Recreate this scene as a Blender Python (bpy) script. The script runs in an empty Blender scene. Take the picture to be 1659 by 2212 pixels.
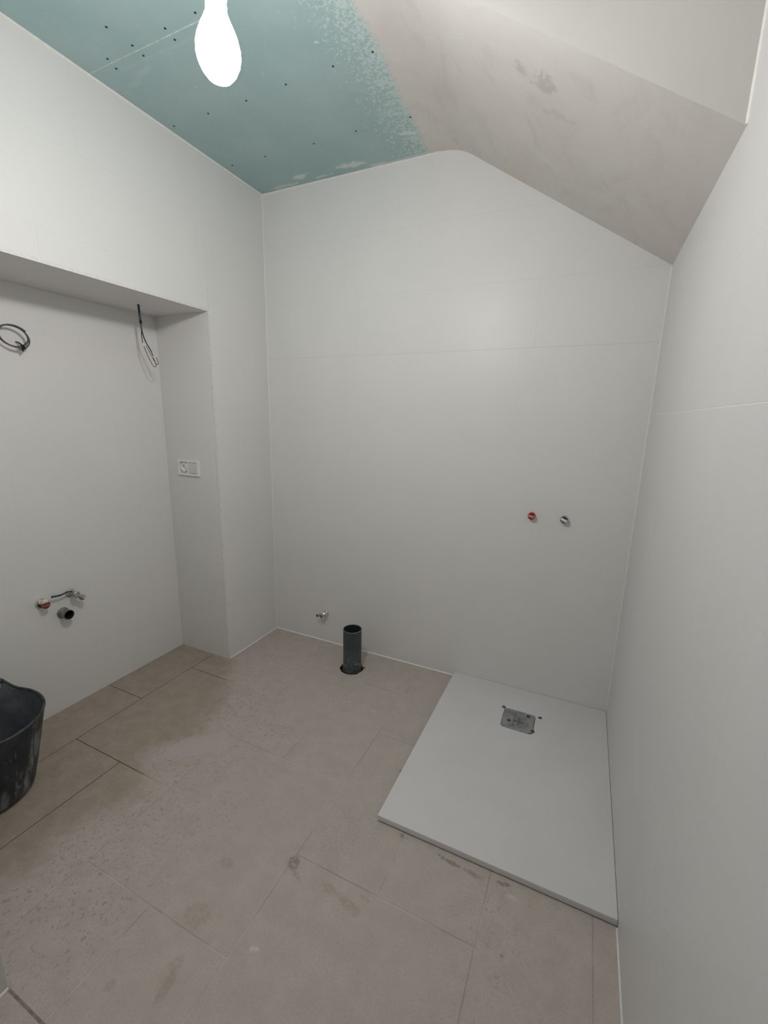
import bpy, bmesh, math, random
from mathutils import Vector, Matrix
random.seed(7)
S = 0.93                      # survey units -> metres
sc = bpy.context.scene
COL = sc.collection

# ------------------------------------------------------------------ camera
yaw, pitch, roll = 0.43050, -0.21520, 0.02120
F = Vector((-math.sin(yaw)*math.cos(pitch), math.cos(yaw)*math.cos(pitch), math.sin(pitch)))
R = F.cross(Vector((0, 0, 1))).normalized(); U = R.cross(F)
c_, s_ = math.cos(roll), math.sin(roll)
R, U = c_*R + s_*U, -s_*R + c_*U
cam_d = bpy.data.cameras.new('camera')
cam_d.sensor_fit = 'VERTICAL'; cam_d.sensor_height = 36.0; cam_d.lens = 932.27/2212*36.0
cam_d.clip_start = 0.02
cam = bpy.data.objects.new('camera', cam_d); COL.objects.link(cam)
M3 = Matrix((R, U, -F)).transposed()
cam.matrix_world = Matrix.Translation(Vector((1.885, -2.293, 1.5))*S) @ M3.to_4x4()
sc.camera = cam

# ------------------------------------------------------------------ world, exposure
w = bpy.data.worlds.new('world'); sc.world = w; w.use_nodes = True
w.node_tree.nodes['Background'].inputs[0].default_value = (0.8, 0.85, 0.9, 1)
w.node_tree.nodes['Background'].inputs[1].default_value = 0.05
sc.view_settings.view_transform = 'Standard'; sc.view_settings.look = 'None'
sc.view_settings.gamma = 1.0; sc.view_settings.use_curve_mapping = False
sc.view_settings.exposure = 2.20
BULB_STRENGTH = 52.0

# ------------------------------------------------------------------ dimensions (survey units)
W, H, K, XS, Y1 = 2.130, 2.764, 2.145, 1.183, -0.954
YN, D, HN = -0.469, 0.402, 2.028
NE = -1.885                   # far end of the niche
FY = -1.930                   # plane of the entrance wall
JX = 0.650                    # entrance wall end
BACK = -3.30
XT, T, TZ = 1.318, 1.063, 0.028

# ------------------------------------------------------------------ material helpers
class NT:
    def __init__(s, name):
        s.m = bpy.data.materials.new(name); s.m.use_nodes = True
        s.t = s.m.node_tree; s.b = s.t.nodes['Principled BSDF']
        s._pos = None
    def n(s, typ, **kw):
        nd = s.t.nodes.new(typ)
        for k, v in kw.items(): setattr(nd, k, v)
        return nd
    def link(s, a, b): s.t.links.new(a, b)
    def setin(s, sock, v):
        if isinstance(v, bpy.types.NodeSocket): s.link(v, sock)
        else: sock.default_value = v
    def math(s, op, a, b=0.0, c=0.0, clamp=False):
        nd = s.n('ShaderNodeMath', operation=op, use_clamp=clamp)
        s.setin(nd.inputs[0], a); s.setin(nd.inputs[1], b); s.setin(nd.inputs[2], c)
        return nd.outputs[0]
    def pos(s):
        if s._pos is None:
            g = s.n('ShaderNodeNewGeometry')
            v = s.n('ShaderNodeVectorMath', operation='SCALE'); s.link(g.outputs['Position'], v.inputs[0]); v.inputs['Scale'].default_value = 1/S
            s._pos = v.outputs[0]
        return s._pos
    def xyz(s):
        nd = s.n('ShaderNodeSeparateXYZ'); s.link(s.pos(), nd.inputs[0]); return nd.outputs
    def noise(s, scale, detail=3.0, rough=0.5, vec=None, stretch=None, out='Fac', dist=0.0):
        v = vec or s.pos()
        if stretch:
            mp = s.n('ShaderNodeMapping'); s.link(v, mp.inputs[0]); mp.inputs['Scale'].default_value = stretch; v = mp.outputs[0]
        nd = s.n('ShaderNodeTexNoise'); s.link(v, nd.inputs['Vector'])
        nd.inputs['Scale'].default_value = scale; nd.inputs['Detail'].default_value = detail
        nd.inputs['Roughness'].default_value = rough; nd.inputs['Distortion'].default_value = dist
        return nd.outputs[out]
    def ramp(s, v, lo, hi, smooth=True):
        nd = s.n('ShaderNodeMapRange', interpolation_type='SMOOTHSTEP' if smooth else 'LINEAR')
        s.setin(nd.inputs[0], v); s.setin(nd.inputs[1], lo); s.setin(nd.inputs[2], hi)
        return nd.outputs[0]
    def mix(s, f, a, b, mode='MIX'):
        nd = s.n('ShaderNodeMix', data_type='RGBA', blend_type=mode)
        s.setin(nd.inputs[0], f); s.setin(nd.inputs[6], a); s.setin(nd.inputs[7], b)
        return nd.outputs[2]
    def blot(s, cx, cy, rx, ry, deg, noise, amp=0.5, soft=0.5, plane='xy'):
        """elliptical stain at a place on the surface, mask 0..1"""
        X = s.xyz(); a = X['XYZ'.index(plane[0].upper())]; b = X['XYZ'.index(plane[1].upper())]
        r = math.radians(deg); co, si = math.cos(r), math.sin(r)
        dx = s.math('SUBTRACT', a, cx); dy = s.math('SUBTRACT', b, cy)
        u = s.math('DIVIDE', s.math('ADD', s.math('MULTIPLY', dx, co), s.math('MULTIPLY', dy, si)), rx)
        v = s.math('DIVIDE', s.math('SUBTRACT', s.math('MULTIPLY', dy, co), s.math('MULTIPLY', dx, si)), ry)
        d = s.math('SQRT', s.math('ADD', s.math('MULTIPLY', u, u), s.math('MULTIPLY', v, v)))
        d = s.math('ADD', d, s.math('MULTIPLY', s.math('SUBTRACT', noise, 0.5), amp*4))
        return s.ramp(d, 1.0, 1.0-soft)
    def bump(s, h, strength=0.2, dist=0.001):
        nd = s.n('ShaderNodeBump'); nd.inputs['Strength'].default_value = strength; nd.inputs['Distance'].default_value = dist
        s.link(h, nd.inputs['Height']); s.link(nd.outputs[0], s.b.inputs['Normal'])
    def col(s, c): s.setin(s.b.inputs['Base Color'], c)
    def rough(s, c): s.setin(s.b.inputs['Roughness'], c)

def C4(*c): return (*c, 1.0)
def plain(name, c, rough=0.5, metal=0.0, var=0.12, scale=60):
    t = NT(name); n = t.noise(scale, 3)
    t.col(t.mix(t.ramp(n, 0.3, 0.7), C4(*[x*(1-var) for x in c]), C4(*[min(1, x*(1+var)) for x in c])))
    t.rough(rough); t.b.inputs['Metallic'].default_value = metal
    return t.m

def mat_wall_tile():
    t = NT('white_linen_tile')
    n1 = t.noise(3.0, 3); n2 = t.noise(90, 2, stretch=(1, 1, 9)); n3 = t.noise(90, 2, stretch=(9, 9, 1))
    weave = t.math('ADD', t.math('MULTIPLY', n2, 0.5), t.math('MULTIPLY', n3, 0.5))
    c = t.mix(t.ramp(n1, 0.35, 0.7), C4(0.756, 0.751, 0.735), C4(0.780, 0.769, 0.757))
    c = t.mix(t.math('MULTIPLY', t.ramp(weave, .40, .62), .35), c, C4(0.713, 0.707, 0.693))
    t.col(c); t.rough(t.math('ADD', .33, t.math('MULTIPLY', t.noise(9, 3), .16)))
    t.b.inputs['Specular IOR Level'].default_value = .35
    t.bump(weave, .12, .0006)
    return t.m
def mat_right_tile():
    t = NT('white_linen_tile_dusty')
    n1 = t.noise(3.0, 3)
    c = t.mix(t.ramp(n1, 0.35, 0.7), C4(0.695, 0.697, 0.690), C4(0.715, 0.713, 0.707))
    dust = t.noise(7, 5, .6, stretch=(1, 1, .18), dist=.6)
    m = t.math('MULTIPLY', t.ramp(dust, .52, .72), t.blot(-.40, .75, .20, .62, 0, t.noise(5, 3), .35, .8, 'yz'))
    c = t.mix(t.math('MULTIPLY', m, .9), c, C4(.80, .80, .79))
    s2 = t.math('MULTIPLY', t.ramp(t.noise(30, 4, .6), .6, .7), t.blot(-1.35, .45, .35, .5, 0, t.noise(5, 3), .3, .8, 'yz'))
    c = t.mix(t.math('MULTIPLY', s2, .35), c, C4(.56, .56, .54))
    t.col(c); t.rough(.42); t.b.inputs['Specular IOR Level'].default_value = .35
    return t.m

def floor_masks(t):
    X = t.xyz()
    low = t.noise(4.5, 5, .62); fine = t.noise(34, 4, .6)
    # edge of the plaster-dust cover: a curve x = f(y) running past the niche
    cr = t.n('ShaderNodeFloatCurve')
    t.link(t.math('MULTIPLY', X[1], -0.5), cr.inputs['Value'])
    cv = cr.mapping.curves[0]
    pts = [(0.0, .30), (.20, .38), (.24, .50), (.32, .59), (.38, .68), (.46, .74), (.53, .80), (.60, .68), (.68, .82), (.80, .78), (1.0, .76)]
    cv.points[0].location = pts[0]; cv.points[1].location = pts[-1]
    for p in pts[1:-1]: cv.points.new(*p)
    cr.mapping.update()
    xb = t.math('SUBTRACT', cr.outputs[0], .45)
    d = t.math('SUBTRACT', X[0], xb)
    d = t.math('ADD', d, t.math('MULTIPLY', t.math('SUBTRACT', low, .5), .30))
    d = t.math('ADD', d, t.math('MULTIPLY', t.math('SUBTRACT', fine, .5), .16))
    dust = t.ramp(d, -.07, .08)
    return X, low, fine, d, dust

def mat_floor_tile():
    t = NT('dusty_beige_stone_tile')
    X, low, fine, d, dust = floor_masks(t)
    grain = t.noise(160, 3, .6); mott = t.noise(14, 5, .65)
    clean = t.mix(t.ramp(mott, .3, .7), C4(0.360, 0.300, 0.245), C4(0.430, 0.362, 0.302))
    clean = t.mix(t.math('MULTIPLY', t.ramp(t.noise(55, 4, .65), .56, .68), .30), clean, C4(0.510, 0.445, 0.380))
    clean = t.mix(t.math('MULTIPLY', t.ramp(t.noise(80, 4, .7), .57, .66), .40), clean, C4(.250, .205, .165))
    du = t.mix(t.ramp(mott, .3, .72), C4(0.490, 0.432, 0.396), C4(0.555, 0.495, 0.458))
    du = t.mix(t.math('MULTIPLY', t.ramp(t.noise(2.2, 3), .35, .7), .35), du, C4(0.500, 0.434, 0.400))
    # worn pits where the dust is broken, strongest along its edge
    band = t.math('MULTIPLY', t.ramp(d, -.02, .05), t.ramp(d, .75, .10))
    pits = t.math('MULTIPLY', t.ramp(t.noise(72, 5, .74, dist=.7), .54, .62), t.math('ADD', t.math('MULTIPLY', t.ramp(t.noise(3.1, 3), .45, .75), .6), t.math('MULTIPLY', band, .8)))
    du = t.mix(t.math('MINIMUM', t.math('MULTIPLY', pits, .78), .75), du, C4(0.295, 0.250, 0.215))
    lightsp = t.ramp(t.noise(75, 3, .6), .66, .74)
    du = t.mix(t.math('MULTIPLY', lightsp, .35), du, C4(0.611, 0.572, 0.541))
    c = t.mix(dust, clean, du)
    c = t.mix(t.math('MULTIPLY', t.blot(.41, -1.08, .21, .075, 44, t.noise(9, 4, .6), .35, .30), .9), c, C4(0.530, 0.468, 0.452))
    nz = t.noise(17, 4, .6)
    brk = t.math('ADD', .35, t.math('MULTIPLY', t.ramp(t.noise(85, 4, .65, dist=.6), .40, .58), .65))
    dark = C4(0.238, 0.203, 0.171); brown = C4(0.385, 0.333, 0.273); white = C4(0.728, 0.686, 0.644)
    for (cx, cy, rx, ry, a, colr, am, k) in [
        (1.129, -1.333, .022, .030, 20, dark, .6, .75), (1.17, -1.365, .04, .008, -25, dark, .7, .4),
        (1.32, -1.355, .09, .022, -8, brown, .9, .65), (1.40, -1.325, .05, .008, -8, dark, .8, .35),
        (.955, -1.590, .060, .040, 10, brown, .35, .6), (1.003, -1.70, .030, .022, 60, brown, .4, .55),
        (1.02, -1.745, .042, .020, 100, brown, .35, .8), (.884, -1.813, .020, .016, 60, brown, .4, .6),
        (.926, -1.432, .030, .022, 0, brown, .6, .7), (1.60, -1.090, .035, .008, -10, dark, .9, .8),
        (1.692, -1.098, .050, .009, -5, dark, .9, .7), (1.800, -1.085, .025, .010, 10, dark, .7, .8),
        (1.43, -1.076, .014, .012, 0, dark, .5, .8), (1.823, -1.289, .008, .005, 0, dark, .3, .8),
        (1.181, -1.579, .018, .012, 20, white, .5, .6), (1.825, -1.115, .030, .012, 0, white, .5, .45),
        (.642, -.221, .028, .030, 10, C4(.50, .455, .42), .5, .8), (.877, -.492, .014, .010, 0, white, .4, .7),
        (.799, -.531, .012, .010, 0, dark, .5, .6), (1.306, -.804, .006, .010, 0, dark, .3, .9),
        (1.03, -.50, .018, .008, 60, white, .5, .5), (.86, -.50, .02, .006, 0, white, .5, .4)]:
        c = t.mix(t.math('MULTIPLY', t.blot(cx, cy, rx, ry, a, nz, am, .5), t.math('MULTIPLY', brk, k)), c, colr)
    c = t.mix(t.math('MULTIPLY', t.ramp(grain, .35, .7), .16), c, C4(.24, .21, .185))
    t.col(c); t.rough(t.mix(dust, C4(.55, .55, .55), C4(.85, .85, .85)))
    t.bump(t.math('ADD', grain, t.math('MULTIPLY', fine, 2)), .25, .0012)
    return t.m
def mat_floor_grout():
    t = NT('floor_joint_grout')
    X, low, fine, d, dust = floor_masks(t)
    filled = t.mix(t.ramp(t.noise(3.5, 3, .6), .42, .58), C4(0.429, 0.377, 0.338), C4(0.610, 0.565, 0.525))
    t.col(t.mix(dust, C4(.075, .052, .036), filled)); t.rough(.9)
    return t.m

def mat_ceiling():
    t = NT('green_plasterboard_and_skim')
    X = t.xyz(); low = t.noise(3.2, 4, .6); fine = t.noise(42, 4, .65, dist=1.0); fine2 = t.noise(75, 4, .7, dist=.8)
    teal = t.mix(t.ramp(low, .35, .7), C4(0.360, 0.510, 0.510), C4(0.405, 0.545, 0.550))
    paper = t.noise(120, 3, .6)
    teal = t.mix(t.math('MULTIPLY', t.ramp(paper, .4, .7), .10), teal, C4(0.495, 0.609, 0.599))
    teal = t.mix(t.math('MULTIPLY', t.ramp(t.noise(60, 3, .6), .665, .72), .30), teal, C4(0.742, 0.841, 0.818))
    X0 = t.math('ADD', X[0], t.math('MULTIPLY', t.math('SUBTRACT', t.noise(6, 4, .6), .5), .10))
    X0 = t.math('ADD', X0, t.math('MULTIPLY', X[1], .06))
    # smeared filler speckles thickening towards the skimmed part
    q = t.ramp(X0, .74, 1.04, False)
    thr = t.math('SUBTRACT', .69, t.math('MULTIPLY', q, .26))
    sp = t.ramp(t.math('SUBTRACT', fine2, thr), .0, .05)
    sp = t.math('MULTIPLY', sp, t.ramp(X0, .72, .82))
    teal = t.mix(t.math('MULTIPLY', sp, .62), teal, C4(0.681, 0.766, 0.758))
    nz = t.noise(16, 4, .6, dist=.5); wh = C4(0.725, 0.772, 0.758)
    for (cx, cy, rx, ry, a, am, k) in [(.321, -.075, .052, .030, -10, .8, .75), (.64, -.065, .100, .026, 5, .8, .75), (.75, -.02, .075, .014, 0, .6, .6),
        (.459, -.035, .06, .014, 0, .9, .5), (.18, -.03, .14, .018, 0, 1.1, .5), (1.00, -.19, .055, .014, 15, .8, .7),
        (.888, -.765, .012, .007, 30, .3, .8), (.90, -.012, .3, .010, 0, .6, .5), (.16, -.90, .12, .020, -15, 1.1, .14), (.4, -.95, .3, .010, 0, 1.2, .10)]:
        teal = t.mix(t.math('MULTIPLY', t.blot(cx, cy, rx, ry, a, nz, am, .5), k), teal, wh)
    pl_n = t.noise(2.3, 5, .65, stretch=(1, 1, 1), dist=.8)
    pl = t.mix(t.ramp(pl_n, .3, .7), C4(0.672, 0.642, 0.600), C4(0.722, 0.702, 0.668))
    pl = t.mix(t.math('MULTIPLY', t.ramp(t.noise(5.5, 5, .65, dist=1.2, stretch=(1.6, .7, 1)), .48, .68), .55), pl, C4(0.595, 0.568, 0.532))
    pink = t.noise(1.7, 3)
    pl = t.mix(t.math('MULTIPLY', t.ramp(pink, .45, .7), .28), pl, C4(0.715, 0.655, 0.625))
    for (cx, cy, rx, ry, a, am, k) in [(1.60, -.78, .035, .022, 60, 1.1, .5), (1.66, -.76, .035, .045, 30, 1.1, .55), (1.70, -.64, .05, .02, 0, 1.2, .3)]:
        pl = t.mix(t.math('MULTIPLY', t.blot(cx, cy, rx, ry, a, t.noise(22, 5, .7, dist=1), am, .6), k), pl, C4(0.464, 0.427, 0.411))
    edge = t.ramp(X0, 1.015, 1.055)
    t.col(t.mix(edge, teal, pl)); t.rough(.75)
    t.bump(t.math('ADD', t.math('MULTIPLY', sp, .6), t.math('ADD', paper, t.math('MULTIPLY', edge, 2))), .2, .001)
    return t.m

def mat_plaster_white():
    t = NT('white_plaster'); n = t.noise(3, 4)
    t.col(t.mix(t.ramp(n, .3, .7), C4(0.612, 0.607, 0.580), C4(0.640, 0.633, 0.606))); t.rough(.8)
    t.bump(t.noise(60, 4), .1, .001)
    return t.m
def mat_tray():
    t = NT('white_resin_tray'); n = t.noise(70, 5, .6)
    t.col(t.mix(t.ramp(t.noise(4, 3), .3, .7), C4(.700, .690, .694), C4(.730, .718, .722)))
    t.rough(.55); t.bump(n, .25, .0015)
    return t.m
def mat_rubber():
    t = NT('black_rubber_with_plaster'); X = t.xyz()
    v = t.noise(9, 5, .65, stretch=(1.5, 1.5, .35), dist=.6); m = t.ramp(v, .50, .64)
    m2 = t.ramp(t.noise(5, 4, .6), .36, .58)
    base = t.mix(t.ramp(t.noise(12, 4), .3, .7), C4(.012, .015, .022), C4(.026, .031, .040))
    c = t.mix(t.math('MULTIPLY', t.math('MULTIPLY', m, m2), .95), base, C4(.24, .25, .255))
    c = t.mix(t.math('MULTIPLY', t.ramp(t.noise(38, 4, .7, dist=.8), .62, .7), .22), c, C4(.30, .30, .29))
    t.col(c); t.rough(.55)
    return t.m
def mat_rubber_in():
    t = NT('grey_dusty_rubber'); 
    v = t.noise(7, 5, .6)
    t.col(t.mix(t.ramp(v, .35, .7), C4(.075, .088, .100), C4(.170, .185, .195))); t.rough(.7)
    return t.m
def mat_pvc():
    t = NT('dark_grey_pvc'); X = t.xyz()
    base = t.mix(t.ramp(t.noise(14, 4), .3, .7), C4(.042, .050, .057), C4(.064, .073, .080))
    low = t.ramp(X[2], .17, .0)
    m = t.math('MULTIPLY', t.ramp(t.noise(26, 5, .65, dist=1.0), .50, .66), low)
    t.col(t.mix(t.math('MULTIPLY', m, .8), base, C4(.27, .28, .27))); t.rough(.42)
    return t.m
def mat_galv():
    t = NT('galvanised_steel')
    t.col(t.mix(t.ramp(t.noise(22, 4, .6), .35, .65), C4(.26, .275, .275), C4(.40, .41, .405)))
    t.rough(.45); t.b.inputs['Metallic'].default_value = .55
    return t.m
def mat_glow():
    t = NT('lit_bulb_glass')
    t.col(C4(1, 1, 1)); t.b.inputs['Emission Color'].default_value = C4(1.0, .985, .962)
    X = t.xyz()     # the lamp's own optics throw more light from the dome than from the neck
    t.setin(t.b.inputs['Emission Strength'], t.math('MULTIPLY', t.math('ADD', .62, t.math('MULTIPLY', t.ramp(X[2], 2.285, 2.21), .9)), BULB_STRENGTH))
    return t.m

WT = mat_wall_tile(); WR = mat_right_tile(); FT = mat_floor_tile(); FG = mat_floor_grout()
CE = mat_ceiling(); PW = mat_plaster_white(); TR = mat_tray(); RB = mat_rubber(); RI = mat_rubber_in(); PV = mat_pvc(); GV = mat_galv(); GLOW = mat_glow()
GW = plain('wall_joint_grout', (.72, .715, .69), .8, var=.05)
SIL = plain('white_silicone', (.82, .81, .77), .5, var=.05)
BOARDJ = plain('board_joint_paper', (.62, .70, .68), .8, var=.15)
WP = plain('white_plastic', (.86, .855, .83), .30, var=.02)
WP2 = plain('cream_plastic', (.60, .55, .47), .45, var=.05)
BLK = plain('black_void', (.006, .006, .007), .8)
CHR = plain('chrome', (.85, .85, .83), .22, 1.0, var=.15)
RED = plain('red_plastic', (.42, .045, .030), .38, var=.2)
BLU = plain('blue_plastic', (.022, .055, .085), .4)
NAVY = plain('dark_blue_cable', (.018, .035, .065), .45)
GREYC = plain('grey_cable', (.075, .08, .085), .5)
GREYD = plain('dark_plastic', (.03, .035, .045), .4)
SILV = plain('silver_grey_plastic', (.80, .81, .86), .35)
PALE = plain('dirty_plaster_white', (.62, .58, .54), .9, var=.2)
MORT = plain('dark_mortar', (.035, .034, .030), .95, var=.4)
SCREW = plain('phosphated_screw', (.020, .022, .024), .5)
CORE = plain('dark_wire_core', (.035, .032, .030), .4, .3)
PVCIN = plain('dark_grey_pvc_inside', (.016, .017, .020), .7)

# ------------------------------------------------------------------ geometry helpers
def obj(name, bm, mat, parent=None, origin=None, smooth=False, autos=False, mats=None):
    """link one bmesh (survey units) as one object"""
    if origin is None: origin = Vector((0, 0, 0))
    origin = Vector(origin)
    for v in bm.verts: v.co = (v.co - origin)*S
    bmesh.ops.recalc_face_normals(bm, faces=bm.faces)
    me = bpy.data.meshes.new(name); bm.to_mesh(me); bm.free()
    for m in (mats or [mat]): me.materials.append(m)
    if smooth:
        for p in me.polygons: p.use_smooth = True
        if autos:
            try: me.set_sharp_from_angle(angle=math.radians(35))
            except Exception: pass
    o = bpy.data.objects.new(name, me); COL.objects.link(o)
    o.location = origin*S
    if parent: o.parent = parent
    return o
def tag(o, label=None, cat=None, group=None, kind=None):
    if label: o['label'] = label
    if cat: o['category'] = cat
    if group: o['group'] = group
    if kind: o['kind'] = kind
    return o
def thing(name, loc, label, cat, group=None):
    o = bpy.data.objects.new(name, None); COL.objects.link(o); o.location = Vector(loc)*S; o.empty_display_size = .05
    return tag(o, label, cat, group)
def box(bm, x0, x1, y0, y1, z0, z1, bev=0.0):
    b2 = bmesh.new(); bmesh.ops.create_cube(b2, size=1)
    for v in b2.verts:
        v.co = Vector((x0 + (v.co.x+.5)*(x1-x0), y0 + (v.co.y+.5)*(y1-y0), z0 + (v.co.z+.5)*(z1-z0)))
    if bev: bmesh.ops.bevel(b2, geom=list(b2.edges), offset=bev, segments=2, affect='EDGES', profile=.6)
    merge(bm, b2)
def merge(bm, b2, mat=None):
    me = bpy.data.meshes.new('tmp'); b2.to_mesh(me); b2.free()
    if mat is not None: me.transform(mat)
    bm.from_mesh(me); bpy.data.meshes.remove(me)
def prism(bm, poly, axis, lo, hi):
    """poly: list of 2D points in the other two axes (x,y / x,z / y,z order)"""
    def P(a, b, c):
        return {'z': (a, b, c), 'y': (a, c, b), 'x': (c, a, b)}[axis]
    v0 = [bm.verts.new(P(a, b, lo)) for a, b in poly]; v1 = [bm.verts.new(P(a, b, hi)) for a, b in poly]
    n = len(poly)
    for i in range(n): bm.faces.new((v0[i], v0[(i+1) % n], v1[(i+1) % n], v1[i]))
    bm.faces.new(v0[::-1]); bm.faces.new(v1)
def clip(poly, planes):
    """keep a*x+b*y<=c for each plane"""
    for a, b, c in planes:
        out = []
        for i in range(len(poly)):
            p, q = poly[i], poly[(i+1) % len(poly)]
            dp, dq = a*p[0]+b*p[1]-c, a*q[0]+b*q[1]-c
            if dp <= 0: out.append(p)
            if (dp < 0 < dq) or (dq < 0 < dp):
                t = dp/(dp-dq); out.append((p[0]+(q[0]-p[0])*t, p[1]+(q[1]-p[1])*t))
        poly = out
        if len(poly) < 3: return []
    return poly
def lathe(bm, prof, seg=32, M=None, cap=True, mi=0, arc=None):
    b = bmesh.new(); rings = []
    for r, z in prof:
        if r < 1e-6: rings.append([b.verts.new((0, 0, z))])
        else: rings.append([b.verts.new((r*math.cos(2*math.pi*i/seg), r*math.sin(2*math.pi*i/seg), z)) for i in range(seg)])
    for A, B in zip(rings, rings[1:]):
        for i in range(seg):
            j = (i+1) % seg
            if len(A) == 1 and len(B) == 1: continue
            if len(A) == 1: f = b.faces.new((A[0], B[i], B[j]))
            elif len(B) == 1: f = b.faces.new((A[i], B[0], A[j]))
            else: f = b.faces.new((A[i], A[j], B[j], B[i]))
            f.material_index = mi
    merge(bm, b, M)
def spline(pts, n=6):
    pts = [Vector(p) for p in pts]; out = []
    for i in range(len(pts)-1):
        p0 = pts[max(i-1, 0)]; p1 = pts[i]; p2 = pts[i+1]; p3 = pts[min(i+2, len(pts)-1)]
        for k in range(n):
            t = k/n
            out.append(.5*((2*p1)+(-p0+p2)*t+(2*p0-5*p1+4*p2-p3)*t*t+(-p0+3*p1-3*p2+p3)*t**3))
    out.append(pts[-1]); return out
def tube(bm, pts, r, seg=8, closed=False):
    pts = [Vector(p) for p in pts]; n = len(pts); rings = []
    t0 = (pts[1]-pts[0]).normalized(); up = Vector((0, 0, 1)) if abs(t0.z) < .9 else Vector((1, 0, 0))
    nrm = (up - t0*up.dot(t0)).normalized()
    for i in range(n):
        a = pts[i-1] if i or closed else pts[0]; c = pts[(i+1) % n] if i < n-1 or closed else pts[-1]
        t = (c-a).normalized(); nrm = (nrm - t*nrm.dot(t)).normalized(); bn = t.cross(nrm)
        rr = r[i] if isinstance(r, (list, tuple)) else r
        rings.append([bm.verts.new(pts[i] + (nrm*math.cos(2*math.pi*k/seg) + bn*math.sin(2*math.pi*k/seg))*rr) for k in range(seg)])
    for i in range(n if closed else n-1):
        A, B = rings[i], rings[(i+1) % n]
        for k in range(seg): bm.faces.new((A[k], A[(k+1) % seg], B[(k+1) % seg], B[k]))
    if not closed: bm.faces.new(rings[0][::-1]); bm.faces.new(rings[-1])
def along(d, at=(0, 0, 0), twist=0.0):
    """matrix taking local +z to direction d, placed at point"""
    return Matrix.Translation(Vector(at)) @ Vector(d).to_track_quat('Z', 'Y').to_matrix().to_4x4() @ Matrix.Rotation(twist, 4, 'Z')
def struct(name, bm, mat, parent=None, **k):
    o = obj(name, bm, mat, parent, **k)
    if parent is None: o['kind'] = 'structure'
    return o
def centre(poly, axis, v):
    a = sum(p[0] for p in poly)/len(poly); b = sum(p[1] for p in poly)/len(poly)
    return {'z': (a, b, v), 'y': (a, v, b), 'x': (v, a, b)}[axis]

# ------------------------------------------------------------------ floor
G = .0016
bm = bmesh.new(); box(bm, -.52, W+.1, BACK-.1, .1, -.14, -.0012)
# (a pit is left round the soil pipe by the ring tile; the slab is cut there)
floor = None
PX, PY, PR = .736, -.208, .0555
bm.free()
# slab as frame around the pipe pit
bm = bmesh.new()
HX0, HX1, HY0, HY1 = .62, .86, -.30, -.12
box(bm, -.52, HX0, BACK-.1, .1, -.14, -.0012); box(bm, HX1, W+.1, BACK-.1, .1, -.14, -.0012)
box(bm, HX0, HX1, BACK-.1, HY0, -.14, -.0012); box(bm, HX0, HX1, HY1, .1, -.14, -.0012); box(bm, HX0, HX1, HY0, HY1, -.14, -.06)
floor = struct('floor', bm, FG)
PXC, PYC = .3135, .33
def fx(i): return -.132 + i*PXC
def fy(j): return {0: 0.0, 1: -.311, 2: -.641, 3: -.969, 4: -1.302, 5: -1.632, 6: -1.93}.get(j, -1.93-(j-6)*.33)
cells = [(-1, 0, 0, 3), (-1, 0, 3, 5), (-1, 0, 5, 6),
         (0, 2, 0, 2), (0, 2, 2, 4), (0, 1, 4, 6), (1, 2, 4, 6),
         (2, 4, 0, 1), (2, 3, 1, 3), (3, 4, 1, 3), (2, 4, 3, 5), (2, 3, 5, 6), (3, 4, 5, 6),
         (4, 6, 0, 2), (4, 5, 2, 4), (5, 6, 2, 4), (4, 6, 4, 6),
         (6, 7, 0, 3), (6, 7, 3, 5), (6, 7, 5, 6), (7, 8, 0, 3), (7, 8, 3, 5), (7, 8, 5, 6)]
hole = []
rs = random.Random(3)
for k in range(40):
    a = 2*math.pi*k/40; r = PR + .010 + .007*rs.random() + (.012 if k in (3, 4) else 0) + .008*max(0, math.cos(a-3.1))
    hole.append((PX + r*math.cos(a), PY + r*math.sin(a)))
def floor_tile(x0, x1, y1, y0, ring=False):
    bm = bmesh.new(); rc = random.Random(int((x0+5)*1000+y0*77)); dz = rc.uniform(-.0003, .0003)
    if not ring:
        box(bm, x0+G, x1-G, y0+G, y1-G, -.010, dz)
        es = [e for e in bm.edges if all(v.co.z > -.005 for v in e.verts)]
        bmesh.ops.bevel(bm, geom=es, offset=.0006, segments=1, affect='EDGES')
    else:
        outer = []
        xa, xb, ya, yb = x0+G, x1-G, y0+G, y1-G
        for k in range(40):
            a = 2*math.pi*k/40; c, s = math.cos(a), math.sin(a)
            ts = [((xb-PX)/c if c > 0 else (xa-PX)/c) if abs(c) > 1e-9 else 1e9, ((yb-PY)/s if s > 0 else (ya-PY)/s) if abs(s) > 1e-9 else 1e9]
            t = min(ts); outer.append([PX+t*c, PY+t*s])
        for cx, cy in ((xa, ya), (xa, yb), (xb, ya), (xb, yb)):
            j = min(range(40), key=lambda k: (outer[k][0]-cx)**2+(outer[k][1]-cy)**2); outer[j] = [cx, cy]
        L = []
        for z in (dz, -.012):
            L.append(([bm.verts.new((a, b, z)) for a, b in outer], [bm.verts.new((a, b, z)) for a, b in hole]))
        for k in range(40):
            j = (k+1) % 40
            bm.faces.new((L[0][0][k], L[0][0][j], L[0][1][j], L[0][1][k]))
            bm.faces.new((L[1][0][k], L[1][1][k], L[1][1][j], L[1][0][j]))
            bm.faces.new((L[0][0][k], L[1][0][k], L[1][0][j], L[0][0][j]))
            bm.faces.new((L[0][1][k], L[0][1][j], L[1][1][j], L[1][1][k]))
    obj('floor_tile', bm, FT, floor, origin=((x0+x1)/2, (y0+y1)/2, 0))
for (i0, i1, j0, j1) in cells:
    x0, x1 = max(fx(i0), -D), min(fx(i1), W); 
    if i0 == 0 and j0 == 0:      # the tile cut round the niche jamb
        pass
    floor_tile(x0, x1, fy(j0), fy(j1), ring=(i0, i1, j0, j1) == (2, 4, 0, 1))
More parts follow.
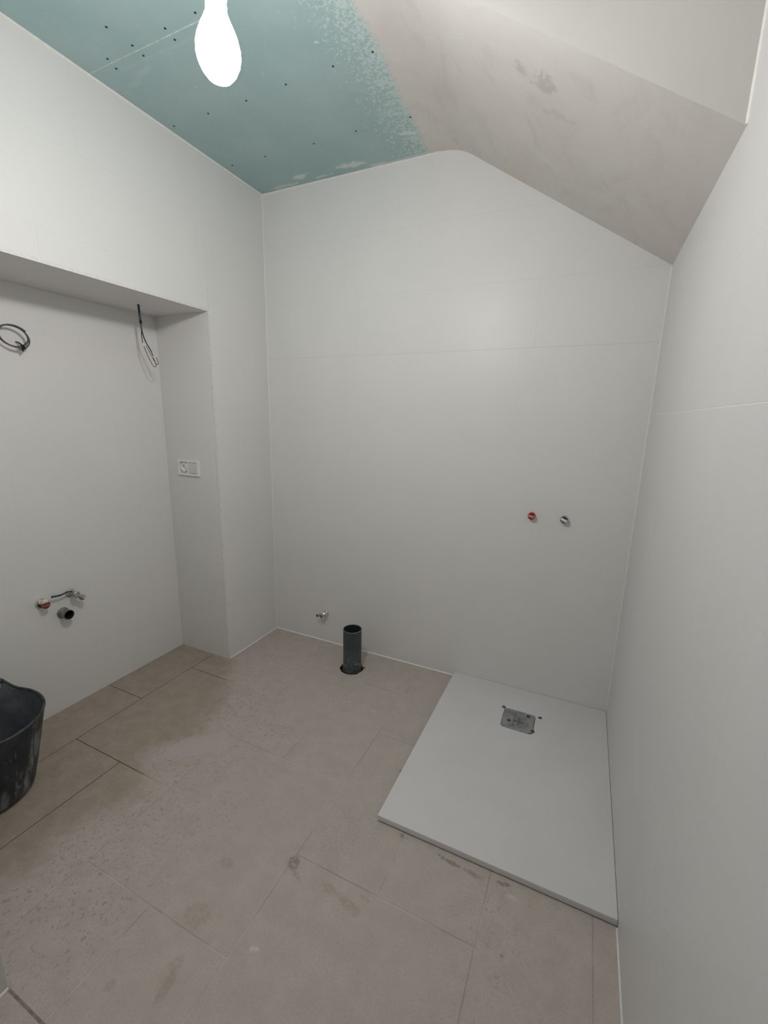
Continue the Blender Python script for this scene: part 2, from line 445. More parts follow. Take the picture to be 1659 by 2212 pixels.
for k, (i0, i1) in enumerate([(2, 4), (4, 6), (6, 8)]):      # beyond the threshold
    for (ja, jb) in [(6, 8), (8, 10)]:
        x0, x1 = max(fx(i0), JX), min(fx(i1), W)
        floor_tile(x0, x1, fy(ja), fy(jb))
bm = bmesh.new(); box(bm, JX+.002, W-.01, FY-.0045, FY+.0015, -.006, .0004)
obj('threshold_joint', bm, plain('brown_threshold_joint', (.25, .21, .18), .9, var=.3), floor, origin=(1.2, FY, 0))
bm = bmesh.new()             # recessed floor of the pit round the soil pipe
box(bm, HX0+.001, HX1-.001, HY0+.001, HY1-.001, -.06, -.045)
obj('mortar_bed', bm, MORT, floor, origin=(PX, PY, -.05))

# ------------------------------------------------------------------ wall tiles
TS = .0004     # joint depth
TG = .0004     # half joint width
ZC = [0, .295, .605, .915, 1.225, 1.536, 1.844, 2.150, 2.460, H]
def tile(parent, poly, axis, face, inward, mat=None):
    """one tile: outer face at `face`, body going `inward` (sign) into the wall"""
    if len(poly) < 3: return
    bm = bmesh.new(); prism(bm, poly, axis, min(face, face+inward*.004), max(face, face+inward*.004))
    obj('wall_tile', bm, mat or WT, parent, origin=centre(poly, axis, face))
def shrink(a0, a1, b0, b1, g=TG): return [(a0+g, b0+g), (a1-g, b0+g), (a1-g, b1-g), (a0+g, b1-g)]

# profile of flat ceiling, rounded bend and slope
ang = math.atan2(H-K, W-XS); TL = .085
arc = []
for k in range(9):
    t = k/8; P0 = Vector((XS-TL, H)); P1 = Vector((XS, H)); P2 = Vector((XS+TL*math.cos(ang), H-TL*math.sin(ang)))
    arc.append(tuple((1-t)**2*P0 + 2*t*(1-t)*P1 + t*t*P2))
planes_back = []
line_pts = [(-.1, H)] + arc + [(W, K)]
for p, q in zip(line_pts, line_pts[1:]):
    a, b = -(q[1]-p[1]), q[0]-p[0]; l = math.hypot(a, b); a, b = a/l, b/l
    planes_back.append((a, b, a*p[0]+b*p[1]))
bm = bmesh.new()
prism(bm, [(-.01, 0), (W+.1, 0), (W+.1, H), (-.01, H)], 'y', TS, .1)
wb = struct('wall_back', bm, plain('back_joint_grout', (.62, .61, .59), .8, var=.05))
offs = [.50, .95, .30, .75, 1.20, .575, .642, .10, .60]
for r in range(9):
    xs = [0.0]; x = offs[r]
    while x < W:
        if x > .04: xs.append(x)
        x += .968
    xs.append(W)
    for a, b in zip(xs, xs[1:]):
        g0, g1 = (.0009 if r == 6 else TG if r in (7, 8) else .00015), (.0009 if r == 5 else TG if r > 5 else .00015); gs = .0004 if r in (5, 6) else .00015
        tile(wb, clip([(a+gs, ZC[r]+g0), (b-gs, ZC[r]+g0), (b-gs, ZC[r+1]-g1), (a+gs, ZC[r+1]-g1)], planes_back), 'y', 0, 1)

# left wall with the niche
bm = bmesh.new(); e = TS
box(bm, -.52, -e, YN+e, .1, -.01, H)                        # pier by the corner
box(bm, -.52, -e, FY-.02, YN+e, HN+e, H)                    # over the niche
box(bm, -.52, -D-e, FY-.02, YN+e, -.01, HN+e)               # back of the niche
box(bm, -D-e, -e, FY-.02, NE-e, -.01, HN+e)                 # far pier
wl = struct('wall_left', bm, GW)
RB_ = .016                                                   # bullnose radius
for r in range(9):
    z0, z1 = ZC[r], ZC[r+1]
    # pier
    tile(wl, shrink(YN + ((RB_ if z0 < HN else 0)-TG), -0.0, z0, z1), 'x', 0, -1)
    if z1 <= HN:
        tile(wl, shrink(-D, -RB_+TG, z0, z1), 'y', YN, 1)      # jamb of the niche
        ys = [YN, YN - [.55, .968, .40, .80, .30, .62][r % 6], NE]
        ys = [YN, ys[1], max(ys[1]-.968, NE)] + ([NE] if ys[1]-.968 > NE + .02 else [])
        for a, b in zip(ys, ys[1:]):
            if a - b > .01: tile(wl, shrink(b, a, z0, z1), 'x', -D, -1)
    elif z0 < HN:
        tile(wl, shrink(-D, -RB_+TG, z0, HN), 'y', YN, 1)
        for a, b in ((YN, -1.30), (-1.30, NE)): tile(wl, shrink(b, a, z0, HN), 'x', -D, -1)
        for a, b in ((YN, -1.25), (-1.25, FY)): tile(wl, shrink(b, a, HN+RB_-TG, z1), 'x', 0, -1)
    else:
        yo = [-.47-.40, -.47-.05, -.47-.60][r % 3]
        for a, b in ((YN, yo), (yo, max(yo-.968, FY)), (max(yo-.968, FY), FY)):
            if a-b > .02: tile(wl, shrink(b, a, z0, z1), 'x', 0, -1)
for a, b in ((-.78, YN), (-1.55, -.78), (NE, -1.55)):        # soffit tiles of the niche
    tile(wl, [(-D+TG, a+TG), (-RB_, a+TG), (-RB_, b-TG), (-D+TG, b-TG)], 'z', HN, 1)

# rounded edge strip round the niche
bm = bmesh.new(); sec = []
r = RB_
for k in range(9):
    a = math.pi/2*k/8; sec.append((r - r*math.cos(a), r - r*math.sin(a)))   # (offset into wall, depth)
sec.append((r, r))
def ring_at(f): return [bm.verts.new(f(a, b)) for a, b in sec]
rings = [ring_at(lambda a, b: (-b, YN+a, 0.0)), ring_at(lambda a, b: (-b, YN+a, HN+a)), ring_at(lambda a, b: (-b, FY, HN+a))]
for A, B in zip(rings, rings[1:]):
    for i in range(len(sec)):
        j = (i+1) % len(sec); bm.faces.new((A[i], A[j], B[j], B[i]))
bm.faces.new(rings[0]); bm.faces.new(rings[-1][::-1])
struct('trim_1', bm, plain('tile_edge_trim', (.76, .752, .735), .38, var=.02), smooth=True, autos=True)

# right wall
bm = bmesh.new(); box(bm, W+TS, W+.1, BACK-.1, .1, -.01, H+.1)
wr = struct('wall_right', bm, plain('light_joint_grout', (.84, .83, .80), .8, var=.03))
offr = [.70, .35, .9, .55, .2, .8]
for r in range(9):
    z0, z1 = ZC[r], ZC[r+1]
    ystart = 0.0
    if r == 6: z1 = K
    if r == 7: z0 = K
    if r >= 7: ystart = Y1
    ys = [ystart]; y = -offr[r % 6]
    while y > BACK:
        if y < ystart - .05: ys.append(y)
        y -= .968
    ys.append(BACK)
    for a, b in zip(ys, ys[1:]):
        gv = .0001; tile(wr, [(b+gv, z0+(.0011 if r == 5 else gv)), (a-gv, z0+(.0011 if r == 5 else gv)), (a-gv, z1-(.0011 if r == 4 else gv)), (b+gv, z1-(.0011 if r == 4 else gv))], 'x', W, 1, WR)

# entrance wall and passage
bm = bmesh.new(); box(bm, -.52, JX, BACK-.1, FY, -.01, H)
wf = struct('wall_front', bm, PW)
for r in range(9):
    z0, z1 = ZC[r], ZC[r+1]
    tile(wf, shrink(.0, JX, z0, z1), 'y', FY+.001, -1)
bm = bmesh.new(); box(bm, JX, W, BACK-.1, BACK, -.01, H)
struct('wall_entry', bm, PW)

# ------------------------------------------------------------------ ceiling
bm = bmesh.new()
XF = .60                                                     # boards meet the skimmed part: same skin, flush
th = .05
under = [(XF, H)] + arc + [(W, K)]
prism(bm, under + [(W+.1, K-.1*math.tan(ang)), (W+.1, H+.1), (XF, H+.1)], 'y', Y1, .0)
box(bm, -.5, XF, BACK-.1, .1, H+.008, H+.1)
box(bm, XF, W+.1, BACK-.1, Y1-.0, H, H+.1)
ceil = struct('ceiling', bm, CE)
bm = bmesh.new(); box(bm, .0, XF, -.9850, .0, H, H+.009)
obj('plasterboard', bm, CE, ceil, origin=(.3, -.5, H))
bm = bmesh.new(); box(bm, .0, XF, BACK, -.9905, H, H+.009)
obj('plasterboard', bm, CE, ceil, origin=(.3, -2, H))
bm = bmesh.new(); box(bm, .0, XF, -.9905, -.9850, H+.0012, H+.009)
obj('board_joint', bm, BOARDJ, ceil, origin=(.3, -.98, H))
# vertical cheek above the near end of the slope
bm = bmesh.new()
prism(bm, arc[1:] + [(W, K), (W, H)], 'y', Y1-.0007, Y1)
es = []
cheek = struct('wall_cheek', bm, PW)
# screw heads in the board
sbm = None
proto = None
for (x, y) in [(.270, -1.096), (.449, -1.013), (.441, -.968), (.281, -1.011), (.277, -.965), (.141, -1.008), (.126, -.965), (.59, -1.015),
               (.669, -.648), (.886, -.652), (.462, -.640), (.255, -.644), (.046, -.643), (.273, -.297), (.061, -.301), (.787, -.294),
               (.558, -.291), (1.048, -.284), (1.049, -.652)]:
    if proto is None:
        bm = bmesh.new(); lathe(bm, [(0, -.0010), (.0016, -.0009), (.0038, -.0013), (.0042, 0.0), (.0042, .002)], 10)
        proto = obj('screw', bm, SCREW, ceil, smooth=True); o = proto
    else:
        o = proto.copy(); COL.objects.link(o)
    o.location = Vector((x, y, H))*S

# ------------------------------------------------------------------ sealant lines
def bead(name, a, b, n1, n2, r=.004):
    """small triangular bead along a-b in the corner with directions n1, n2"""
    bm = bmesh.new(); a, b, n1, n2 = map(Vector, (a, b, n1, n2))
    A = [bm.verts.new(p) for p in (a, a+n1*r, a+n2*r)]; B = [bm.verts.new(p) for p in (b, b+n1*r, b+n2*r)]
    for i in range(3): bm.faces.new((A[i], A[(i+1) % 3], B[(i+1) % 3], B[i]))
    bm.faces.new(A); bm.faces.new(B[::-1])
    return struct(name, bm, SIL)
X_, Y_, Z_ = (1, 0, 0), (0, -1, 0), (0, 0, 1); Zd = (0, 0, -1)
bead('trim_2', (0, 0, 0), (XT-.002, 0, 0), Y_, Z_, .005)
bead('trim_3', (0, YN+.012, 0), (0, 0, 0), X_, Z_, .004)
bead('trim_4', (0, 0, .004), (0, 0, H-.003), X_, Y_, .003)
bead('trim_5', (W, 0, TZ+.002), (W, 0, K-.004), (-1, 0, 0), Y_, .003)
bead('trim_6', (W, -T-.003, 0), (W, BACK, 0), (-1, 0, 0), Z_, .004)
bead('trim_7', (0, 0, H), (0, FY, H), X_, Zd, .005)
bead('trim_8', (0, 0, H), (XS-TL, 0, H), Y_, Zd, .005)
bead('trim_9', (W, Y1-.0007, K+.003), (W, Y1-.0007, H), (-1, 0, 0), Y_, .004)
bead('trim_10', (JX, FY, 0), (JX, BACK, 0), X_, Z_, .004)

# ------------------------------------------------------------------ light bulb
BX, BY = 1.090, -1.450
L = thing('light_bulb', (BX, BY, 2.193), 'lit pear-shaped white bulb hanging bare from the green ceiling', 'lamp')
bm = bmesh.new()
lathe(bm, [(0, 0), (.014, .003), (.026, .010), (.036, .022), (.0425, .036), (.0455, .050), (.0450, .063), (.0415, .077), (.0355, .092), (.0285, .106), (.0225, .120), (.0200, .134)], 28)
obj('bulb_glass', bm, GLOW, L, smooth=True)
bm = bmesh.new(); lathe(bm, [(.0, .150), (.0205, .150), (.0215, .136), (.0215, .134), (.0, .134)][::-1], 28)
obj('bulb_neck', bm, WP, L, smooth=True, autos=True)
bm = bmesh.new(); lathe(bm, [(.0, .150), (.0225, .150), (.0235, .156), (.0225, .200), (.0195, .222), (.008, .232), (.0, .232)], 28)
obj('lamp_holder', bm, WP2, L, smooth=True, autos=True)
bm = bmesh.new()
for ph in (0, math.pi):
    tube(bm, [(.003*math.cos(ph+k*.9), .003*math.sin(ph+k*.9), .228+k*(H-2.193-.228)/40) for k in range(41)], .0022, 6)
obj('cable', bm, WP, L, smooth=True)
bm = bmesh.new(); tube(bm, spline([(.018, .004, .162), (.030, .012, .150), (.044, .020, .156), (.060, .030, .172)]), .0020, 6)
obj('earth_wire', bm, WP, L, smooth=True)

# ------------------------------------------------------------------ double wall plate on the niche jamb
sx0, sx1, sz0, sz1 = -.3035, -.1350, 1.143, 1.234
B0 = ((sx0+sx1)/2, YN, (sz0+sz1)/2); hw, hh = (sx1-sx0)/2, (sz1-sz0)/2
SW = thing('wall_socket', B0, 'white double wall plate with socket and blank switch in the niche side', 'socket')
fm = bmesh.new()
for a, b, c, d in ((-hw, hw, hh-.013, hh), (-hw, hw, -hh, -hh+.013), (-hw, -hw+.015, -hh+.013, hh-.013), (hw-.015, hw, -hh+.013, hh-.013), (-.0065, .0065, -hh+.013, hh-.013)):
    box(fm, a, b, -.011, -.001, c, d)
bmesh.ops.remove_doubles(fm, verts=fm.verts, dist=1e-5)
obj('frame', fm, WP, SW)
fm = bmesh.new(); box(fm, .0085, hw-.017, -.013, -.001, -hh+.015, hh-.015, .002)
obj('rocker', fm, plain('ivory_rocker', (.70, .69, .655), .35, var=.02), SW)
fm = bmesh.new(); cxs = (-hw+.015-.0065)/2
lathe(fm, [(.0, -.001), (.0, .0035), (.0170, .0035), (.0185, .0035), (.0185, .0085), (.0255, .0085), (.0265, .0060), (.0265, -.001)], 32, along((0, -1, 0), (cxs, -.002, 0)))
sk = obj('socket_insert', fm, WP, SW, smooth=True, autos=True)
fm = bmesh.new(); b2 = bmesh.new(); lathe(b2, [(.0, .0), (.0027, .0), (.0027, .0006), (0, .0006)], 12); me = bpy.data.meshes.new('t'); b2.to_mesh(me); b2.free()
for dx, dz in ((-.009, .004), (.009, -.004), (.0, .010)):
    m2 = me.copy(); m2.transform(along((0, -1, 0), (cxs+dx, -.0056, dz))); fm.from_mesh(m2)
o = obj('pin_hole', fm, BLK, sk)

# ------------------------------------------------------------------ shower tray
TRY = thing('shower_tray', (XT, 0, 0), 'flat white textured shower tray in the far right corner', 'shower tray')
bm = bmesh.new(); box(bm, .002, W-XT-.001, -T, -.002, .0045, TZ, .0022)
DX0, DX1, DY0, DY1 = 1.651-XT, 1.800-XT, -.353, -.206
obj('tray_slab', bm, TR, TRY, smooth=True, autos=True)
bm = bmesh.new(); box(bm, .02, W-XT-.02, -T+.012, -.02, -.0, .0046)
obj('mortar_bed', bm, MORT, TRY)
# galvanised drain plate
pz = TZ
pts = []
rr = .018
for (cx, cy, a0) in ((DX1-rr, DY1-rr, 0), (DX0+rr, DY1-rr, 90), (DX0+rr, DY0+rr, 180), (DX1-rr, DY0+rr, 270)):
    for k in range(5):
        a = math.radians(a0 + 22.5*k); pts.append((cx+rr*math.cos(a), cy+rr*math.sin(a)))
bm = bmesh.new()
cx_, cy_ = (DX0+DX1)/2, (DY0+DY1)/2
def inset(s): return [(cx_+(x-cx_)*s, cy_+(y-cy_)*s) for x, y in pts]
lv = [(1.0, pz-.002), (1.0, pz+.0022), (.985, pz+.0030), (.90, pz+.0030), (.885, pz+.0018)]
vv = [[bm.verts.new((x, y, z)) for x, y in inset(s)] for s, z in lv]
for A, B in zip(vv, vv[1:]):
    for i in range(len(pts)):
        j = (i+1) % len(pts); bm.faces.new((A[i], A[j], B[j], B[i]))
bm.faces.new(vv[-1]); bm.faces.new(vv[0][::-1])
dp = obj('drain_plate', bm, GV, TRY, origin=(0, 0, 0)); dp['label'] = 'dull galvanised steel drain plate'
bm = bmesh.new(); pr = [(x, y) for x, y in inset(1.035)]
prism(bm, pr, 'z', pz-.001, pz+.0004)
obj('drain_joint', bm, plain('drain_gap', (.10, .105, .10), .8), TRY)
scr = None; SCRM = plain('dull_zinc', (.17, .18, .175), .45, .4)
for (x, y) in ((1.6838, -.300), (1.768, -.226), (1.800, -.330), (1.6430, -.206)):
    if scr is None:
        bm = bmesh.new(); 
        lathe(bm, [(.0040, .0012), (.0050, .003), (.0078, .0032), (.0095, .0005), (.0095, 0)], 14)
        scr = obj('screw', bm, plain('screw_steel', (.10, .105, .10), .4, .6), dp, smooth=True, autos=True); o = scr
    else:
        o = scr.copy(); COL.objects.link(o)
    o.location = Vector((x-XT, y, pz+.0018))*S
bm = bmesh.new()
box(bm, 1.7285-XT-.004, 1.7285-XT+.004, -.318, -.262, pz+.0016, pz+.0048, .001)
box(bm, 1.7285-XT-.022, 1.7285-XT+.022, -.294, -.286, pz+.0016, pz+.0044, .001)
obj('pull_tab', bm, SCRM, dp)
bm = bmesh.new(); box(bm, DX0+.052, DX0+.056, DY0+.022, DY1-.022, pz+.0015, pz+.0028, .0004)
obj('pressed_rib', bm, SCRM, dp)
# stray clip on the tray beside the plate
CL = thing('plastic_clip', (1.822, -.212, TZ), 'tiny black clip lying on the shower tray right of the metal plate', 'clip')
bm = bmesh.new(); tube(bm, spline([(-.006, -.004, .003), (.0, .004, .003), (.007, .002, .0035), (.004, -.006, .003)]), .0028, 6)
obj('clip_body', bm, GREYD, CL, smooth=True)

# ------------------------------------------------------------------ soil pipe
SP = thing('soil_pipe', (PX, PY, 0), 'short dark grey plastic soil pipe standing in a hole near the back wall', 'pipe')
bm = bmesh.new(); PT = .262
lathe(bm, [(PR-.0035, -.045), (PR+.004, -.045), (PR+.003, -.004), (PR, .012), (PR, PT-.004), (PR-.0006, PT-.0012)], 48)
obj('pipe_wall', bm, PV, SP, smooth=True, autos=True)
bm = bmesh.new(); lathe(bm, [(PR-.0002, PT-.0034), (PR+.0002, PT-.0008), (PR-.0008, PT+.0004), (PR-.0030, PT+.0004), (PR-.0036, PT-.002)], 48)
obj('pipe_rim', bm, plain('cut_pvc_edge', (.155, .165, .17), .5), SP, smooth=True)
bm = bmesh.new(); lathe(bm, [(PR-.0034, PT-.001), (PR-.0036, PT-.004), (PR-.0036, -.030), (0, -.030)], 48)
obj('pipe_bore', bm, PVCIN, SP, smooth=True, autos=True)
bm = bmesh.new(); rs = random.Random(5)
for k in range(26):
    a = rs.uniform(0, 6.28); r0 = PR + rs.uniform(.004, .012); q = bmesh.new()
    bmesh.ops.create_icosphere(q, subdivisions=1, radius=rs.uniform(.003, .007))
    merge(bm, q, Matrix.Translation((r0*math.cos(a), r0*math.sin(a), rs.uniform(-.012, -.003))) @ Matrix.Diagonal((1.3, 1, .7, 1)))
o = obj('mortar_crumbs', bm, MORT, SP); o['kind'] = 'stuff'

# ------------------------------------------------------------------ test plugs on the back wall
def plug(loc, label, twist, body, face, rib, name='pipe_plug', big=1.0):
    P = thing(name, loc, label, 'plug', 'capped water outlets on the back wall')
    M = along((0, -1, 0))
    r = .0185*big
    bm = bmesh.new(); lathe(bm, [(.0, .0), (r*.92, .0), (r*.92, .012), (r, .014), (r, .024), (r*.88, .027), (r*.80, .0245), (.0, .0235)], 24, M)
    obj('plug_body', bm, body, P, smooth=True, autos=True)
    bm = bmesh.new(); b2 = bmesh.new(); box(b2, -r*.84, r*.84, -r*.32, r*.28, .022, .034, .0012)
    merge(bm, b2, M @ Matrix.Rotation(twist, 4, 'Z'))
    obj('grip_bar', bm, rib, P)
    bm = bmesh.new(); b2 = bmesh.new()
    prism(b2, [(r*.72*math.cos(math.radians(a)), r*.72*math.sin(math.radians(a))) for a in range(28, 153, 12)], 'z', .0235, .0252)
    merge(bm, b2, M @ Matrix.Rotation(twist, 4, 'Z'))
    obj('recess', bm, face, P)
    return P
plug((1.671, 0, 1.024), 'red round plug in the back wall, left of the grey one', math.radians(-12), RED, plain('dark_red', (.10, .012, .010), .5), plain('pale_red', (.62, .24, .19), .4))
plug((1.826, 0, 1.023), 'silver grey round plug in the back wall, right of the red one', math.radians(-24), plain('mid_grey_plastic', (.26, .27, .29), .35, .2), BLK, SILV)

# small chrome valve low on the back wall
V1 = thing('angle_valve', (.424, 0, .212), 'small chrome valve with dark ends low on the back wall', 'valve')
bm = bmesh.new(); lathe(bm, [(.0, .0), (.0200, .0), (.0200, .004), (.0150, .007), (.0120, .007), (.0120, .028), (.0165, .030), (.0165, .046), (.0130, .050), (.0, .050)], 20, along((0, -1, 0)))
obj('valve_body', bm, CHR, V1, smooth=True, autos=True)
bm = bmesh.new(); lathe(bm, [(.0, .0), (.007, .0), (.007, .018), (.0095, .020), (.0095, .030), (.0, .030)], 16, along((-1, -.3, -.25), (-.004, -.036, -.004)))
obj('outlet', bm, plain('dull_steel', (.35, .36, .36), .35, .8), V1, smooth=True, autos=True)
bm = bmesh.new(); lathe(bm, [(.0, .0), (.0085, .0), (.0085, .009), (.0, .009)], 12, along((-1, -.3, -.25), (-.0395, -.047, -.013)))
lathe(bm, [(.0, .0), (.0090, .0), (.0090, .007), (.0, .007)], 12, along((-.6, -.8, -.2), (-.012, -.046, -.014)))
obj('cap', bm, GREYD, V1, smooth=True, autos=True)

# ------------------------------------------------------------------ niche plumbing
# red plug in a broken white collar
P = thing('pipe_plug', (-D, -1.231, .600), 'red plug in a chipped plaster collar on the niche back wall', 'plug')
bm = bmesh.new(); rs = random.Random(2)
seg = 24; vs = []
for k in range(seg):
    a = 2*math.pi*k/seg; r0 = .024 + .003*rs.random(); vs.append((r0*math.cos(a), r0*math.sin(a)))
b0 = [bm.verts.new((.0005, y, z)) for y, z in vs]; b1 = [bm.verts.new((.012 + .006*rs.random(), y*.86, z*.86)) for y, z in vs]; b2_ = [bm.verts.new((.004, y*.62, z*.62)) for y, z in vs]
for A, B in ((b0, b1), (b1, b2_)):
    for i in range(seg): bm.faces.new((A[i], A[(i+1) % seg], B[(i+1) % seg], B[i]))
bm.faces.new(b2_)
obj('collar', bm, PALE, P)
bm = bmesh.new(); lathe(bm, [(.0, .0), (.0150, .0), (.0150, .030), (.0175, .032), (.0175, .040), (.0, .040)], 20, along((1, .05, -.05), (.003, 0, -.003)))
obj('plug_body', bm, plain('dull_red_plastic', (.20, .040, .034), .45, var=.3), P, smooth=True, autos=True)
bm = bmesh.new(); box(bm, .042, .052, -.0150, .0150, -.008, -.001, .001)
obj('grip_bar', bm, plain('pink_red_plastic', (.34, .12, .105), .5, var=.3), P)

bm = bmesh.new(); bmesh.ops.create_icosphere(bm, subdivisions=3, radius=1.0); rs = random.Random(9)
for v in bm.verts:
    k_ = 1 + .16*math.sin(5*v.co.x+1)*math.cos(6*v.co.y) + rs.uniform(-.03, .03)
    v.co = Vector((.027 + v.co.x*.019*k_, v.co.y*.0195*k_ - .002, .011 + v.co.z*.013*k_))
obj('plaster_lump', bm, PALE, P, smooth=True)

# angle valve with blue lever
P = thing('angle_valve', (-D, -1.098, .602), 'chrome angle valve with long blue lever on the niche back wall', 'valve')
bm = bmesh.new(); lathe(bm, [(.0, .0), (.0230, .0), (.0230, .003), (.0160, .007), (.0120, .008), (.0120, .036), (.0165, .038), (.0165, .056), (.012, .060), (.0, .060)], 20, along((1, 0, 0)))
obj('valve_body', bm, plain('limed_chrome', (.40, .41, .38), .40, .4, var=.35, scale=90), P, smooth=True, autos=True)
bm = bmesh.new(); lathe(bm, [(.0, .0), (.0090, .0), (.0090, .020), (.0130, .021), (.0130, .031), (.0155, .033), (.0140, .038), (.0, .038)], 18, along((.10, .78, -.75), (.046, .004, -.004)))
obj('outlet', bm, plain('limed_chrome_outlet', (.38, .39, .37), .40, .4, var=.35, scale=90), P, smooth=True, autos=True)
bm = bmesh.new(); lathe(bm, [(.0, .0), (.0070, .0), (.0070, .014), (.0, .014)], 14, along((0, -.35, .95), (.044, -.002, .012)))
obj('spindle', bm, CHR, P, smooth=True, autos=True)
bm = bmesh.new(); tube(bm, spline([(.034, -.002, .012), (.031, -.028, .020), (.031, -.060, .015), (.030, -.099, .020)]), [.0035]*6+[.0042]*6+[.0050]*6+[.0062], 8)
obj('lever', bm, BLU, P, smooth=True)

# waste stub
P = thing('waste_pipe_stub', (-D, -1.144, .512), 'grey waste pipe stub with black mouth sticking out of the niche wall', 'pipe')
bm = bmesh.new(); M = along((1, 0.0, 0.0))
lathe(bm, [(.0275, .0), (.0275, .004), (.0235, .006), (.0235, .044), (.0245, .046), (.0245, .052), (.0215, .052)], 28, M)
obj('pipe_wall', bm, plain('grey_pvc_dusty', (.20, .20, .18), .5, var=.35, scale=50), P, smooth=True, autos=True)
bm = bmesh.new(); lathe(bm, [(.0225, .0525), (.0195, .0525), (.0190, .044), (.0190, .006), (.0, .006)], 28, M)
obj('pipe_bore', bm, BLK, P, smooth=True, autos=True)

# ------------------------------------------------------------------ cables in the niche
CX = -.36
P = thing('cable_coil', (-D, -1.170, 1.775), 'coiled grey cable tied at its lower right, on the niche back wall', 'cable')
cy, cz = -1.1975, 1.8050; bm = bmesh.new()
def coil(r, dy, dz, x0, ph=0, turns=1.0, n=44, tilt=-.35):
    out = []
    for k in range(int(n*turns)+1):
        a = ph + 2*math.pi*k/n
        y = r*math.cos(a)*1.0; z = r*.80*math.sin(a)
        yy = y*math.cos(tilt) - z*math.sin(tilt); zz = y*math.sin(tilt) + z*math.cos(tilt)
        out.append((CX+D + x0 + .010*math.sin(a+1.1), cy + dy + yy + 1.170, cz + dz + zz - 1.775))
    return out
tube(bm, coil(.051, 0, 0, 0), .0032, 7); tube(bm, coil(.053, .003, -.001, .006, 1.0, .7), .0030, 7)
tube(bm, coil(.056, .004, -.004, -.008, -1.0, .55), .0028, 7)
tube(bm, spline([(.001, .0, .012), (.018, .004, .008), (.034, .010, -.004), (.040, .020, .010)]), .0034, 7)
obj('cable', bm, GREYC, P, smooth=True)
bm = bmesh.new(); lathe(bm, [(0, -.010), (.007, -.010), (.0075, .008), (0, .008)], 10, along((.2, -.35, 1), (.044, .003, -.010)))
tube(bm, [(.044, .003, -.008), (.048, -.012, .002)], .002, 6); tube(bm, [(.044, .003, -.010), (.046, -.001, -.028)], .0035, 6)
obj('cable_tie', bm, BLK, P)

WX = -.227
P = thing('hanging_wires', (WX, -.698, HN), 'dark blue and white wires hanging with looped ends from the niche soffit', 'cable')
def lp(p): return (p[0]-WX, p[1]+.698, p[2]-HN)
bm = bmesh.new(); tube(bm, [lp(p) for p in spline([(WX, -.698, 2.034), (WX, -.697, 1.990), (WX, -.695, 1.951)])], .0052, 8)
tube(bm, [lp(p) for p in spline([(WX, -.704, 2.028), (WX+.004, -.701, 2.020), (WX+.003, -.698, 2.005)])], .003, 6)
obj('sheath', bm, NAVY, P, smooth=True)
bm = bmesh.new(); tube(bm, [lp(p) for p in spline([(WX, -.695, 1.955), (WX, -.694, 1.940)])], .0060, 8)
obj('tape', bm, BLK, P, smooth=True)
bm = bmesh.new(); tube(bm, [lp(p) for p in spline([(WX, -.694, 1.942), (WX, -.694, 1.925), (WX, -.693, 1.908)])], .0040, 8)
obj('bare_core', bm, GREYC, P, smooth=True)
bm = bmesh.new()
tube(bm, [lp(p) for p in spline([(WX, -.693, 1.912), (WX+.002, -.698, 1.880), (WX+.003, -.695, 1.847)])], .0021, 6)
tube(bm, [lp(p) for p in spline([(WX, -.693, 1.912), (WX-.002, -.684, 1.880), (WX-.002, -.672, 1.852), (WX, -.652, 1.818), (WX, -.640, 1.790)])], [.0030]*12+[.0026]*8+[.002]*5, 6)
obj('dark_wire', bm, NAVY, P, smooth=True)
bm = bmesh.new()
tube(bm, [lp(p) for p in spline([(WX+.003, -.695, 1.848), (WX+.003, -.691, 1.832)])], .0019, 6)
obj('white_wire', bm, WP, P, smooth=True); bm = bmesh.new()
tube(bm, [lp(p) for p in spline([(WX+.002, -.698, 1.876), (WX-.002, -.686, 1.850), (WX, -.675, 1.836)])], .0018, 6)
obj('white_wire', bm, WP, P, smooth=True); bm = bmesh.new()
tube(bm, [lp(p) for p in spline([(WX, -.640, 1.790), (WX, -.634, 1.782), (WX, -.628, 1.784)])], .0018, 6)
obj('white_wire', bm, WP, P, smooth=True)
bm = bmesh.new()
tube(bm, [lp(p) for p in spline([(WX+.003, -.691, 1.832), (WX, -.672, 1.790), (WX, -.655, 1.757), (WX, -.641, 1.738), (WX, -.629, 1.740), (WX-.002, -.628, 1.756), (WX-.002, -.636, 1.778), (WX-.002, -.638, 1.786)], 8)], .0015, 6)
obj('stripped_end', bm, CORE, P, smooth=True); bm = bmesh.new()
tube(bm, [lp(p) for p in spline([(WX, -.675, 1.836), (WX+.002, -.655, 1.797), (WX+.002, -.634, 1.762), (WX+.001, -.622, 1.750), (WX, -.613, 1.757), (WX, -.617, 1.776), (WX, -.622, 1.786)], 8)], .0015, 6)
obj('stripped_end', bm, CORE, P, smooth=True)

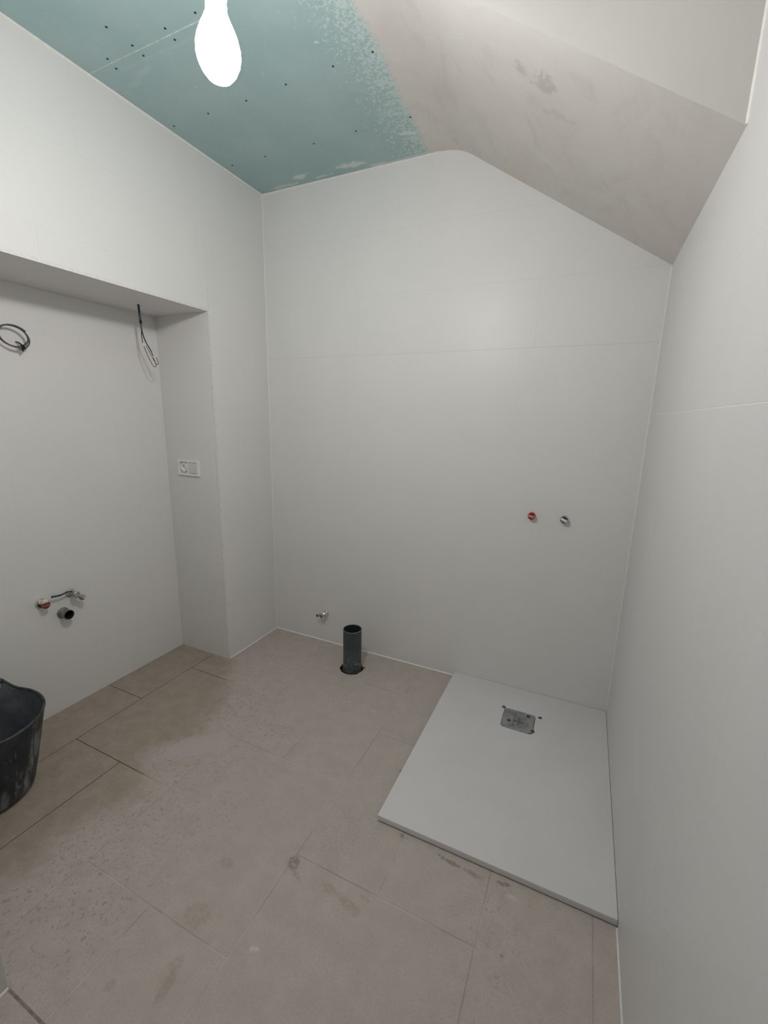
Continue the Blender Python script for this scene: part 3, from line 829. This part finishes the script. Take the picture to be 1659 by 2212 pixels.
# ------------------------------------------------------------------ rubber tub
BXC, BYC, BH, RT, RBm = -.117, -1.647, .334, .222, .149
P = thing('rubber_bucket', (BXC, BYC, 0), 'black rubber builder\'s bucket smeared with plaster, left edge of the photo', 'bucket')
seg = 144
def rimrise(a):
    s = 0
    for c in (math.radians(147), math.radians(327)):
        d = (a-c+math.pi) % (2*math.pi) - math.pi
        s += .060*math.exp(-(abs(d)/.38)**3.2)
    return s
def tub_r(t): return RBm + (RT-RBm)*(t**.92)
def shell(off, flip, z0):
    bm = bmesh.new(); rows = []
    n = 14
    for i in range(n+1):
        t = i/n; row = []
        for k in range(seg):
            a = 2*math.pi*k/seg
            z = z0 + (BH-z0)*t + rimrise(a)*max(0, (t-.80)/.20)
            rb = tub_r(min(1, t)) + off - (.012 if t == 0 else 0) + .004*math.sin(3*a)*t
            row.append(bm.verts.new((rb*math.cos(a), rb*math.sin(a), z)))
        rows.append(row)
    # handle holes
    for i in range(n):
        for k in range(seg):
            a = 2*math.pi*(k+.5)/seg; t = (i+.5)/n
            bad = False
            for c in (math.radians(147), math.radians(327)):
                d = (a-c+math.pi) % (2*math.pi) - math.pi
                if abs(d) < .27 and i == n-1: bad = True
            if bad: continue
            j = (k+1) % seg; bm.faces.new((rows[i][k], rows[i][j], rows[i+1][j], rows[i+1][k]))
    bm.faces.new(rows[0])
    return bm, rows
bm, _ = shell(0, False, .0); obj('outer_wall', bm, RB, P, smooth=True)
bm, _ = shell(-.005, True, .008); obj('inner_wall', bm, RI, P, smooth=True)
bm = bmesh.new()
tube(bm, [((tub_r(1)+.004*math.sin(3*a)-.0025)*math.cos(a), (tub_r(1)+.004*math.sin(3*a)-.0025)*math.sin(a), BH+rimrise(a)) for a in [2*math.pi*k/144 for k in range(144)]], .0046, 8, closed=True)
obj('rim', bm, plain('worn_rubber_edge', (.045, .05, .056), .5, var=.6, scale=40), P, smooth=True)
for c in (math.radians(147), math.radians(327)):
    bm = bmesh.new(); pp = []
    for k in range(17):
        a = c - .30 + .60*k/16; z = BH + rimrise(a) - .005; pp.append(((tub_r(1)+.004*math.sin(3*a)-.0025)*math.cos(a), (tub_r(1)+.004*math.sin(3*a)-.0025)*math.sin(a), z))
    tube(bm, pp, .0085, 8)
    obj('handle', bm, RB, P, smooth=True)
